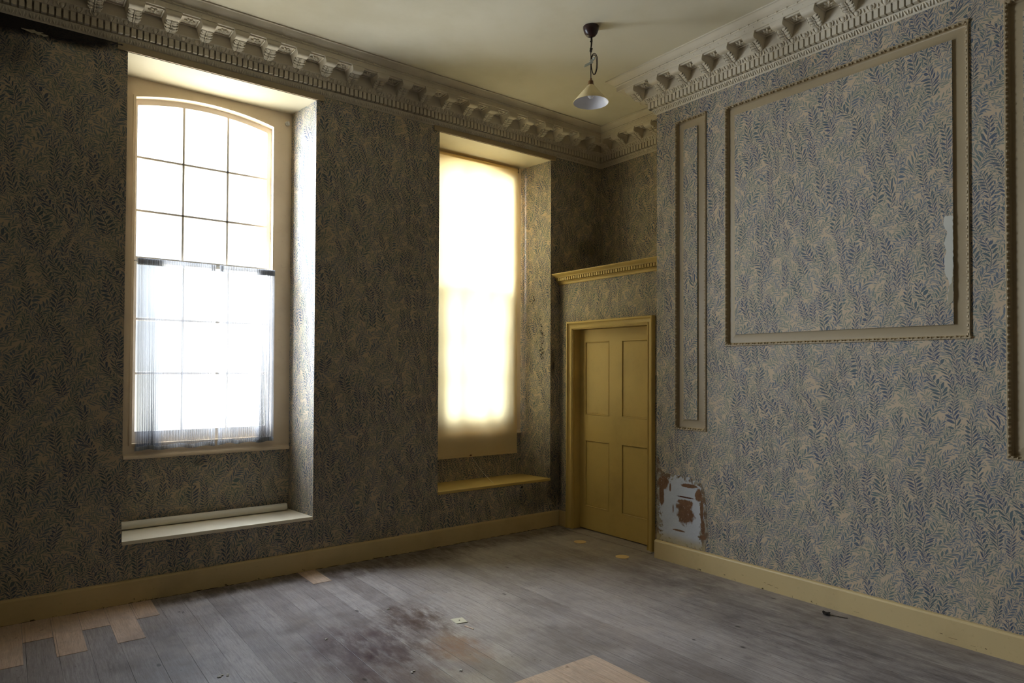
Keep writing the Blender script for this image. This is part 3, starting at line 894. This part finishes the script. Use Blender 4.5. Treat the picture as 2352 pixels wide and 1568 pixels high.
pan = [(-0.303, -0.625, 1.122, 1.837), (-0.790, -1.105, 1.122, 1.837), (-0.303, -0.630, 0.228, 0.874), (-0.788, -1.105, 0.232, 0.878)]
mb = MB()
ysl = [dy0, -0.303, -0.627, -0.789, -1.105, dy1]; zsl = [0.012, 0.230, 0.876, 1.122, 1.837, DZ - 0.008]
for i in range(5):
    for j in range(5):
        if i in (1, 3) and j in (1, 3): continue
        mb.box(XL, XL + 0.04, ysl[i + 1], ysl[i], zsl[j], zsl[j + 1])
leaf = mb.build('door_leaf', M['yellow'], door, angle=0)
for i in (1, 3):
    for j in (1, 3):
        mb = MB()
        y0, y1, z0, z1 = ysl[i], ysl[i + 1], zsl[j], zsl[j + 1]
        PP = [(0.0, 0.0), (0.002, 0.003), (0.006, 0.004), (0.009, 0.001), (0.010, -0.009), (0.013, -0.009), (0.014, -0.004), (0.02, -0.004)]
        rings = []
        for (y, z, sy, sz) in [(y0, z0, -1, 1), (y1, z0, 1, 1), (y1, z1, 1, -1), (y0, z1, -1, -1), (y0, z0, -1, 1)]:
            rings.append([(XL - h, y + sy * s, z + sz * s) for s, h in PP])
        mb.loft(rings, closed=False, caps=False)
        mb.box(XL + 0.004, XL + 0.03, y1 + 0.019, y0 - 0.019, z0 + 0.019, z1 - 0.019)
        mb.build('door_panel', M['yellow'], leaf, angle=25)
mb = MB()
mb.box(XL - 0.006, XL, -1.160, -1.130, 1.895, 1.900)
mb.box(XL - 0.004, XL, -1.172, -1.166, 1.24, 1.29)
mb.build('door_catch', M['dark'], leaf, angle=0, label='small dark catch at the door edge')
MB().box(XD - 0.085, XD + 0.12, DY1 - 0.09, DY0 + 0.09, -0.002, 0.004).build('threshold', M['floor'], door, angle=0, label='worn threshold board')

# dentil shelf over the door
trim3 = empty('trim_3', (XD, YB / 2, 2.42), 'yellow dentil shelf moulding over the door', None, 'structure')
SP = [(0.0, 2.418), (0.010, 2.420), (0.014, 2.428), (0.016, 2.440), (0.026, 2.444), (0.030, 2.448), (0.034, 2.450), (0.016, 2.4505), (0.016, 2.482), (0.060, 2.484), (0.064, 2.490), (0.072, 2.497), (0.090, 2.503), (0.104, 2.512), (0.108, 2.516), (0.108, 2.522), (-0.585, 2.522), (-0.585, 2.49), (0.0, 2.49)]
mb = MB()
mb.loft([[(XD - p, y, z) for p, z in SP] for y in (-0.001, YB + 0.001)])
mb.build('shelf_moulding', M['yellow'], trim3, angle=25)
mb = MB(); n = 43; pt = (-YB - 0.01) / n
for i in range(n):
    y = -0.006 - pt * (i + 0.15)
    mb.box(XD - 0.056, XD - 0.014, y - pt * 0.62, y, 2.453, 2.482)
mb.build('dentil_band', M['yellow'], trim3, angle=0)

# ------------------------------------------------------------------ great cornice
CP = [(0.0, 3.712), (0.004, 3.712), (0.010, 3.722), (0.020, 3.732), (0.028, 3.746), (0.030, 3.753), (0.034, 3.754), (0.022, 3.7545), (0.022, 3.812), (0.062, 3.813),
      (0.064, 3.816), (0.070, 3.826), (0.082, 3.838), (0.088, 3.842), (0.090, 3.846), (0.090, 3.924), (0.236, 3.924), (0.239, 3.927), (0.239, 3.962), (0.246, 3.964),
      (0.250, 3.970), (0.246, 3.976), (0.252, 3.979), (0.262, 3.984), (0.276, 3.992), (0.288, 4.004), (0.296, 4.010), (0.306, 4.012), (0.306, CEIL)]
EGG = 0.0866; DEN = 0.0375; MOD = 0.2165

def modillion_mesh():
    """local: x along the run, y = distance from the wall, z height"""
    mb = MB(); w = 0.036
    side = [(0.088, 3.848), (0.100, 3.845), (0.116, 3.850), (0.132, 3.862), (0.150, 3.876), (0.170, 3.882), (0.190, 3.879), (0.212, 3.880), (0.226, 3.884), (0.233, 3.892), (0.235, 3.904), (0.235, 3.9235), (0.088, 3.9235)]
    hw = lambda z: 0.032 + 0.022 * max(0.0, (z - 3.846) / 0.078) ** 1.3   # the block widens towards the soffit
    mb.loft([[(sx * hw(z), p, z) for p, z in side] for sx in (-1, 1)])
    # acanthus leaf hanging under the block
    pts = [(0.100, 3.842), (0.118, 3.846), (0.136, 3.858), (0.154, 3.870), (0.172, 3.876), (0.190, 3.874), (0.204, 3.872)]
    for i, (p, z) in enumerate(pts[:5]):
        wd = [0.030, 0.036, 0.038, 0.036, 0.032, 0.027, 0.018][i]
        for s in (-1, 1):
            mb.ell((s * wd * 0.55, p, z), (s * wd * 0.55, 0.006, 0.0), (0, 0.012, 0.004), (0, 0, 0.006), 6, 4)
            mb.ell((s * wd * 0.95, p + 0.004, z + 0.004), (s * 0.008, 0.007, 0.0), (0, 0.008, 0), (0, 0, 0.008), 5, 4)
        mb.ell((0, p, z - 0.003), (0.005, 0, 0), (0, 0.013, 0.004), (0, 0, 0.005), 6, 4)
    return mb

def rosette_mesh():
    mb = MB(); cy = 0.163; z = 3.922
    for k in range(6):
        a = math.pi * k / 3
        mb.ell((0.020 * math.cos(a), cy + 0.020 * math.sin(a), z - 0.003), (0.016 * math.cos(a), 0.016 * math.sin(a), 0), (-0.009 * math.sin(a), 0.009 * math.cos(a), 0), (0, 0, 0.009), 7, 4)
    mb.ell((0, cy, z - 0.008), (0.009, 0, 0), (0, 0.009, 0), (0, 0, 0.008), 7, 4)
    for s in (-1, 1):
        mb.box(s * 0.052 - 0.004, s * 0.052 + 0.004, 0.108, 0.222, 3.914, 3.926)
        mb.box(-0.056, 0.056, 0.163 + s * 0.057 - 0.004, 0.163 + s * 0.057 + 0.004, 3.914, 3.926)
    return mb

proto = {}
def cornice_run(idx, start, end, nrm, m0, m1, d0, d1, mods, label):
    """m0/m1: +1 outer mitre, -1 inner mitre; detail between d0 and d1 along the run"""
    L = math.hypot(end[0] - start[0], end[1] - start[1])
    T = Vector(((end[0] - start[0]) / L, (end[1] - start[1]) / L, 0)); N = Vector((nrm[0], nrm[1], 0)); S = Vector((start[0], start[1], 0))
    P = lambda s, p, z: tuple(S + T * s + N * p + Vector((0, 0, z)))
    root = empty('trim_%d' % idx, (start[0], start[1], 3.712), label, None, 'structure')
    flip = T.cross(N).z < 0
    mb = MB()
    rings = [[P((-m0 * p), p, z) for p, z in CP], [P(L + m1 * p, p, z) for p, z in CP]]
    mb.loft(rings, closed=False, caps=False)
    mb.build('cornice_moulding', M['cornice'], root, angle=25)
    # dentils
    mb = MB()
    s = d0
    lo = lambda p: -m0 * p; hi = lambda p: L + m1 * p
    while s < d1:
        if s > lo(0.055) and s + DEN * 0.70 < hi(0.055) + 0.001:
            mb.loft([[P(s, p, z), P(s + DEN * 0.70, p, z)][0:2] + [P(s + DEN * 0.70, p2, z), P(s, p2, z)] for z, p, p2 in ((3.760, 0.020, 0.058), (3.8125, 0.020, 0.058))])
        s += DEN
    mb.build('dentil_band', M['cornice'], root, angle=0)
    # egg and dart
    mb = MB(); s = d0 + 0.01
    while s < d1:
        if s > lo(0.08) + 0.02 and s < hi(0.08) - 0.01:
            mb.ell(P(s, 0.071, 3.829), tuple(T * 0.0165), tuple(N * 0.011 + Vector((0, 0, -0.006))), tuple(N * 0.010 + Vector((0, 0, 0.015))), 8, 6)
            for q in (-1, 1):
                mb.tube([P(s + q * 0.022, 0.088, 3.844), P(s + q * 0.024, 0.080, 3.830), P(s + q * 0.013, 0.070, 3.815)], 0.0035, 5)
            mb.ell(P(s + EGG / 2, 0.073, 3.829), tuple(T * 0.0045), tuple(N * 0.008), tuple(N * 0.006 + Vector((0, 0, 0.014))), 5, 4)
        s += EGG
    mb.build('egg_and_dart_band', M['cornice'], root, angle=50)
    # carved leaf at the foot, beads on the corona and small drops
    mb = MB(); s = d0; i = 0
    while s < d1:
        if s > lo(0.02) and s < hi(0.02):
            tl = T * (0.006 * math.sin(i * 1.9))
            mb.ell(P(s, 0.022, 3.733), tuple(T * 0.006), tuple(N * 0.006), tuple(N * 0.007 + Vector((0, 0, 0.015)) + tl), 5, 4)
        s += 0.017; i += 1
    s = d0
    while s < d1:
        mb.ell(P(s, 0.250, 3.970), tuple(T * 0.007), tuple(N * 0.006), (0, 0, 0.006), 6, 4)
        mb.ell(P(s + 0.036, 0.241, 3.945), tuple(T * 0.003), tuple(N * 0.003), (0, 0, 0.003), 5, 4)
        s += 0.072
    mb.build('carved_band', M['cornice'], root, angle=50)
    # modillions with a rosette between each pair
    if 'mod' not in proto:
        proto['mod'] = modillion_mesh().build('modillion', M['cornice'], root, angle=40)
        proto['ros'] = rosette_mesh().build('rosette', M['cornice'], root, angle=50)
        first = True
    else: first = False
    rot = Matrix(((T.x, N.x, 0, 0), (T.y, N.y, 0, 0), (0, 0, 1, 0), (0, 0, 0, 1)))
    base = Vector(root['_base'])
    for i, s in enumerate(mods):
        for key, off in (('mod', 0.0), ('ros', MOD / 2)):
            if key == 'ros' and not (lo(0.16) + 0.06 < s + off < hi(0.16) - 0.06): continue
            o = proto[key] if (first and i == 0) else proto[key].copy()
            if not (first and i == 0): COL.objects.link(o)
            o.parent = root
            p = Vector(P(s + off, 0, 0)) - base
            o.matrix_basis = Matrix.Translation(p) @ rot
    return root

# left run over the windows, run from x=RX0 to 0
LA = -RX0
modsA = [(-4.191 + 0.2177 * k) + LA for k in range(-5, 19) if (-4.191 + 0.2177 * k) < -0.16]
cornice_run(1, (RX0, 0.0), (0.0, 0.0), (0, -1), 0, -1, LA - 5.5, LA - 0.03, modsA, 'heavy modillion cornice above the two windows')
modsC = [0.207 + 0.2130 * k for k in range(5)]
cornice_run(2, (0.0, 0.0), (0.0, YB), (-1, 0), -1, -1, 0.03, -YB - 0.03, modsC, 'modillion cornice in the corner recess above the door')
cornice_run(7, (0.0, YB), (XB, YB), (0, 1), -1, 1, 0.30, 0.74, [0.36, 0.60], 'short cornice return on the side of the chimney breast')
modsB = [0.151 + MOD * k for k in range(-1, 14)]
modsB[0] = -0.10
cornice_run(8, (XB, YB), (XB, BY1), (-1, 0), 1, 0, -0.05, 3.2, modsB, 'modillion cornice along the chimney breast')
# flat fillet under the cornice over each window head
for F in (W1F, W2F):
    MB().box(F[0] - 0.06, F[1] + 0.06, -0.012, -0.0005, Z3 + 0.003, 3.716).build('trim_9', M['mould'], angle=0, kind='structure', label='plain flat fillet between window head and cornice')

# ------------------------------------------------------------------ curtains
def net_curtain(x0, x1, zt, zb, y, seed, gather, label, group, xoff_bottom=0.0):
    r = random.Random(seed)
    n = 260; rows = 14
    t = empty('net_curtain', ((x0 + x1) / 2, y, zb), label, 'curtain', None, group)
    # arc-length-like parameter with folds doubling back
    ph = [r.uniform(0, 6.28) for _ in range(6)]
    def foldx(s):
        dens = 0.0
        for (c, w, a) in gather: dens += a * math.exp(-((s - c) / w) ** 2)
        return dens
    xs = []
    for i in range(n + 1):
        s = i / n
        d = foldx(s)
        ang = s * 2 * math.pi * 34 + ph[0] + 1.2 * math.sin(s * 9 + ph[1])
        dx = 0.006 * (0.35 + d) * math.sin(ang * 2)
        dy = 0.010 * (0.35 + d) * math.sin(ang) + 0.006 * math.sin(s * 21 + ph[2])
        xs.append((s, dx, dy))
    mb = MB()
    def row(z, f, spread=1.0):
        out = []
        for s, dx, dy in xs:
            sway = xoff_bottom * f * s + 0.008 * f * math.sin(s * 13 + ph[3])
            out.append((x0 + (x1 - x0) * s + dx * (0.8 + 0.5 * f) + sway, y + dy * (0.5 + 0.6 * f), z + 0.006 * f * math.sin(s * 17 + ph[4])))
        return out
    mb.loft([row(zt - 0.045 - (zt - 0.045 - zb - 0.03) * j / rows, j / rows) for j in range(rows + 1)], closed=False, caps=False)
    mb.build('curtain_cloth', M['net'], t, angle=60)
    mb = MB()
    mb.loft([row(zt + 0.003, 0), row(zt - 0.02, 0), row(zt - 0.045, 0)], closed=False, caps=False)
    mb.loft([[(a, b + 0.004, c) for a, b, c in row(zt + 0.003, 0)], [(a, b + 0.004, c) for a, b, c in row(zt - 0.045, 0)]], closed=False, caps=False)
    mb.build('curtain_heading', M['net_head'], t, angle=60, label='ruched heading of the net')
    mb = MB()
    mb.loft([row(zb + 0.03, 1.0), row(zb, 1.03)], closed=False, caps=False)
    mb.loft([[(a, b + 0.002, c) for a, b, c in row(zb + 0.03, 1.0)], [(a, b + 0.002, c) for a, b, c in row(zb, 1.03)]], closed=False, caps=False)
    mb.build('curtain_hem', M['net_hem'], t, angle=60)
    return t
CY = 0.378
net_curtain(-4.300, -3.772, 2.352, 0.965, CY, 2, [(0.04, 0.05, 1.5), (0.16, 0.09, 1.6), (0.27, 0.05, 1.0), (0.98, 0.03, 1.0)], 'left white net half curtain, gathered at its left edge', 'white net half curtains', 0.0)
net_curtain(-3.738, -3.325, 2.352, 0.975, CY, 5, [(0.02, 0.03, 1.0), (0.80, 0.10, 1.3), (0.95, 0.06, 1.8)], 'right white net half curtain, bunched towards the right jamb', 'white net half curtains', -0.005)
mb = MB(); mb.tube([(-4.318, CY + 0.022, 2.337), (-3.315, CY + 0.022, 2.353)], 0.0035, 8)
for x, z in ((-4.318, 2.335), (-3.315, 2.352)):
    mb.tube([(x, CY + 0.018, z), (x, FRY + 0.002, z)], 0.003, 6)
mb.build('curtain_wire', M['steel'], label='thin curtain wire holding the white nets', cat='curtain wire')

net_curtain(-1.888, -1.360, 2.352, 1.030, 0.428, 12, [(0.04, 0.05, 1.5), (0.16, 0.09, 1.6), (0.27, 0.05, 1.0)], 'net half curtain behind the cream roller blind, on the side of the left window', 'net curtains behind the roller blind', 0.01)
net_curtain(-1.320, -0.925, 2.352, 1.030, 0.428, 15, [(0.80, 0.10, 1.3), (0.95, 0.06, 1.8)], 'net half curtain behind the cream roller blind, on the side of the door', 'net curtains behind the roller blind', 0.0)

# ------------------------------------------------------------------ roller blind over the second window
BYP = 0.362
blind = empty('roller_blind', (-1.40, BYP, 0.71), 'cream cloth roller blind pulled down over the second window', 'blind')
BX0, BX1 = -1.925, -0.846
mb = MB(); n = 24; rows = 12
def bz(x): return 0.707 + (BX1 - x) * 0.004
mb.loft([[(BX0 + (BX1 - BX0) * i / n, BYP + 0.003 * math.sin(i * 0.7) * (j / rows), 3.612 - (3.612 - bz(BX0 + (BX1 - BX0) * i / n)) * j / rows) for i in range(n + 1)] for j in range(rows + 1)], closed=False, caps=False)
mb.build('blind_cloth', M['blind'], blind, angle=60)
mb = MB(); mb.tube([(BX0 - 0.005, BYP + 0.020, 3.622), (BX1 + 0.005, BYP + 0.020, 3.628)], 0.021, 16)
mb.build('roller', M['blind'], blind, angle=40)
mb = MB()
mb.loft([[(x, y, z) for x, z0 in ((BX0, bz(BX0)), (BX1, bz(BX1))) for (y, z) in ()] for _ in ()] or [[(BX0, BYP - 0.006, bz(BX0) - 0.004), (BX0, BYP + 0.006, bz(BX0) - 0.004), (BX0, BYP + 0.006, bz(BX0) + 0.020), (BX0, BYP - 0.006, bz(BX0) + 0.020)],
         [(BX1 + 0.003, BYP - 0.006, bz(BX1) - 0.004), (BX1 + 0.003, BYP + 0.006, bz(BX1) - 0.004), (BX1 + 0.003, BYP + 0.006, bz(BX1) + 0.020), (BX1 + 0.003, BYP - 0.006, bz(BX1) + 0.020)]])
mb.build('bottom_bar', M['blind'], blind, angle=0, bevel=0.003)
for bx in (BX0 - 0.008, BX1 + 0.008):
    mb = MB(); mb.box(bx - 0.002, bx + 0.002, BYP - 0.004, FRY, 3.602, 3.648)
    mb.build('blind_bracket', M['steel'], blind, angle=0)
mb = MB()
mb.ell((-1.422, BYP - 0.012, 0.722), (0.014, 0, 0), (0, 0.006, 0), (0, 0, 0.008), 10, 6)
mb.build('cord_holder', M['brown_cap'], blind, angle=40)
pts = []
for i in range(15):
    f = i / 14
    x = -1.420 + 0.066 * f; y = (BYP - 0.014) + (0.060 - BYP + 0.014) * f; z = 0.716 + (0.4825 - 0.716) * f - 0.02 * math.sin(math.pi * f)
    pts.append((x, y, max(z, 0.4825)))
MB().tube(pts, 0.0016, 6).build('pull_cord', M['tube'], blind, angle=40)

# rolled-up vinyl on the first sill
tb = MB(); prof = []
xa, xb = -4.385, -3.222
pts = []
cyl = 0.345; rad = 0.030
ring = []
for i in range(29):
    a = i / 28 * 2 * math.pi * 1.12
    r = rad - 0.0025 * i / 28
    ring.append((cyl + r * math.cos(a - 1.2), 0.411 + rad + r * math.sin(a - 1.2)))
tb.loft([[(x, y + (-0.0), z) for y, z in ring + [(cyl + (q[0] - cyl) * 0.94, 0.411 + rad + (q[1] - 0.411 - rad) * 0.94) for q in ring[::-1]]] for x in (xa, xb)])
tb.build('rolled_blind', M['tube'], loc=(-3.8, 0.345, 0.411), angle=40, label='long off white rolled up blind lying on the left window sill', cat='rolled blind')

# blind bracket on the first window frame
mb = MB(); bx, bz_ = -3.222, 3.581
mb.tube([(bx, FRY - 0.012, bz_), (bx, FRY, bz_)], 0.019, 16)
for a in range(3):
    mb.ell((bx + 0.009 * math.cos(a * 2.1 + 0.4), FRY - 0.014, bz_ + 0.009 * math.sin(a * 2.1 + 0.4)), (0.005, 0, 0), (0, 0.008, 0), (0, 0, 0.005), 8, 5)
mb.box(bx - 0.003, bx + 0.006, FRY - 0.035, FRY - 0.010, bz_ - 0.016, bz_ + 0.012)
mb.build('blind_bracket', M['white'], label='small round white blind bracket at the top right of the left window frame', cat='bracket')

# ------------------------------------------------------------------ pendant lamp
LX, LY = -1.735, -1.640
lamp = empty('pendant_lamp', (LX, LY, CEIL), 'pendant lamp with a cream cone shade hanging on a dark looped cord', 'lamp')
mb = MB(); mb.lathe([(0.001, 4.0195), (0.057, 4.0195), (0.057, 4.012), (0.054, 3.995), (0.045, 3.972), (0.032, 3.956), (0.016, 3.949), (0.001, 3.948)], LX, LY, 32)
mb.build('ceiling_rose', M['bakelite'], lamp, angle=50)
RT = R2
def LP(du, z, dd=0.0):   # point beside the cord, du metres to the right as the lamp is seen
    return (LX + RT.x * du + 0.8 * dd, LY + RT.y * du + 0.6 * dd, z)
mb = MB()
mb.tube([LP(0.0, 3.955), LP(0.001, 3.90), LP(-0.002, 3.85), LP(0.0, 3.80), LP(-0.001, 3.70), LP(0.0, 3.635)], 0.0032, 8)
mb.tube([LP(0.006, 3.955), LP(0.008, 3.92), LP(0.004, 3.88), LP(-0.004, 3.86), LP(-0.007, 3.845), LP(0.0, 3.832), LP(0.006, 3.846), LP(0.004, 3.858)], 0.0036, 8)
mb.build('cord', M['cord'], lamp, angle=60)
mb = MB()
for (rx, rz, cx, cz, dd) in [(0.024, 0.077, 0.024, 3.752, 0.0), (0.019, 0.072, 0.021, 3.749, 0.006)]:
    ps = [LP(cx + rx * math.cos(2 * math.pi * i / 24) + 0.002 * math.sin(4 * math.pi * i / 24), cz + rz * math.sin(2 * math.pi * i / 24), dd) for i in range(25)]
    mb.tube(ps, 0.0028, 7)
mb.build('cord_loop', M['cord'], lamp, angle=60, label='spare cord tied in two loops')
mb = MB(); mb.lathe([(0.006, 3.648), (0.006, 3.640), (0.010, 3.632), (0.017, 3.628), (0.019, 3.616), (0.019, 3.606), (0.024, 3.603), (0.024, 3.598), (0.002, 3.598)], LX, LY, 24)
mb.build('shade_cap', M['brown_cap'], lamp, angle=40)
for zz, ww in ((3.862, 0.009), (3.915, 0.007)):
    MB().ell(LP(0.002, zz), tuple(Vector(RT) * ww), (0, 0, ww), (0.006, -0.004, 0), 8, 5).build('cord_knot', M['cord'], lamp, angle=50)
mb = MB()
def strip(a, b, w):
    a, b = Vector(a), Vector(b); d = (b - a).normalized(); u = d.cross(Vector(FW)).normalized() * w; f = Vector(FW) * 0.003
    mb.loft([[a + u - f, a - u - f, a - u + f, a + u + f], [b + u - f, b - u - f, b - u + f, b + u + f]])
strip(LP(-0.042, 3.738), LP(0.012, 3.768), 0.008)
strip(LP(-0.005, 3.768), LP(0.024, 3.792), 0.008)
strip(LP(-0.050, 3.728), LP(-0.034, 3.748), 0.003)
mb.ell(LP(0.024, 3.790, -0.01), tuple(Vector(RT) * 0.009), (0, 0, 0.009), tuple(FW * 0.006), 8, 5)
mb.build('cord_clip', M['clip'], lamp, angle=30, label='clear grey plastic cord clip')
mb = MB()
mb.lathe([(0.021, 3.602), (0.024, 3.596), (0.050, 3.566), (0.127, 3.474), (0.127, 3.472), (0.125, 3.472)], LX, LY, 48)
mb.k = 1
mb.lathe([(0.125, 3.472), (0.048, 3.563), (0.022, 3.592), (0.002, 3.594)], LX, LY, 48)
mb.build('lamp_shade', [M['shade_out'], M['shade_in']], lamp, angle=40, label='cream cone shade, white inside')
mb = MB(); mb.lathe([(0.002, 3.597), (0.014, 3.596), (0.014, 3.570), (0.017, 3.566), (0.024, 3.550), (0.027, 3.532), (0.022, 3.514), (0.012, 3.505), (0.001, 3.502)], LX, LY, 24)
mb.build('light_bulb', M['shade_in'], lamp, angle=50)
# faint ring and old marks on the ceiling beside the rose
# ------------------------------------------------------------------ things on the floor
def disc(cx, cy, r, label):
    mb = MB(); mb.lathe([(0.0005, 0.0), (r, 0.0), (r, 0.0025), (0.0005, 0.0025)], cx, cy, 28)
    return mb.build('floor_disc', M['disc'], loc=(cx, cy, 0.0), angle=30, label=label, cat='disc', group='pale round discs by the door')
disc(-0.880, -0.628, 0.056, 'pale round disc on the floor close to the door, the farther of two')
disc(-0.928, -1.193, 0.056, 'pale round disc on the floor by the skirting corner, the nearer of two')
mb = MB()
mb.loft([[(-2.824, -1.530, z), (-2.749, -1.547, z), (-2.762, -1.630, z), (-2.832, -1.612, z)] for z in (0.0, 0.004)])
pl = mb.build('floor_plate', M['plate'], loc=(-2.79, -1.58, 0.0), angle=0, label='small square whitish plate with one screw in the middle of the floor', cat='plate')
mb = MB(); mb.ell((-2.79, -1.58, 0.0042), (0.0055, 0, 0), (0, 0.0055, 0), (0, 0, 0.002), 10, 4)
mb.build('screw', M['dark'], pl, loc=(-2.79, -1.58, 0.004), angle=40)
mb = MB(); mb.loft([[(-2.815, -1.672, 0.0), (-2.808, -1.668, 0.0), (-2.808, -1.668, 0.005), (-2.815, -1.672, 0.005)], [(-2.800, -1.745, 0.0), (-2.793, -1.742, 0.0), (-2.793, -1.742, 0.005), (-2.800, -1.745, 0.005)]])
mb.build('wood_splinter', M['newboard'], loc=(-2.80, -1.70, 0.0), angle=0, label='thin wood splinter lying beside the square floor plate', cat='splinter')
# dead leaf by the right skirting
mb = MB()
rl = random.Random(4)
for i in range(9):
    a = rl.uniform(0, 6.28)
    mb.ell((-0.850 + rl.uniform(-0.016, 0.016), -2.895 + rl.uniform(-0.028, 0.028), 0.006 + rl.uniform(0, 0.008)), (0.018 * math.cos(a), 0.018 * math.sin(a), 0.004), (-0.009 * math.sin(a), 0.009 * math.cos(a), 0.002), (0, 0, 0.004), 7, 4)
mb.tube([(-0.850, -2.92, 0.006), (-0.835, -2.95, 0.004), (-0.822, -2.985, 0.003), (-0.812, -3.005, 0.004)], 0.0022, 6)
mb.build('dead_leaf', M['dark'], loc=(-0.85, -2.9, 0.0), angle=50, label='crumpled dark leaf on the floor near the right skirting', cat='leaf')
crumbs = [(-4.150, -1.500, 0.024, 'white plaster crumb on the floorboards in the bottom left foreground'),
          (-3.56, -1.36, 0.012, 'pale crumb on the floor just left of the dark stain'),
          (-3.05, -1.13, 0.011, 'pale crumb on the floor between the dark stain and window wall'),
          (-3.355, -2.03, 0.014, 'white crumb on the floor in the front of the dark stain'),
          (-3.15, -2.16, 0.012, 'white crumb on the floor in front of the orange stain')]
for i, (x, y, r, lb) in enumerate(crumbs):
    mb = MB(); rr = random.Random(40 + i)
    for q in range(4):
        mb.ell((x + rr.uniform(-r, r), y + rr.uniform(-r, r), 0.003), (r * rr.uniform(0.3, 0.7), 0, 0), (0, r * rr.uniform(0.25, 0.5), 0), (0, 0, 0.003), 6, 4)
    mb.build('plaster_crumb', M['chip'], loc=(x, y, 0.0), angle=40, label=lb, cat='crumb', group='pale crumbs on the floor')

for o in bpy.data.objects:
    if '_base' in o: del o['_base']
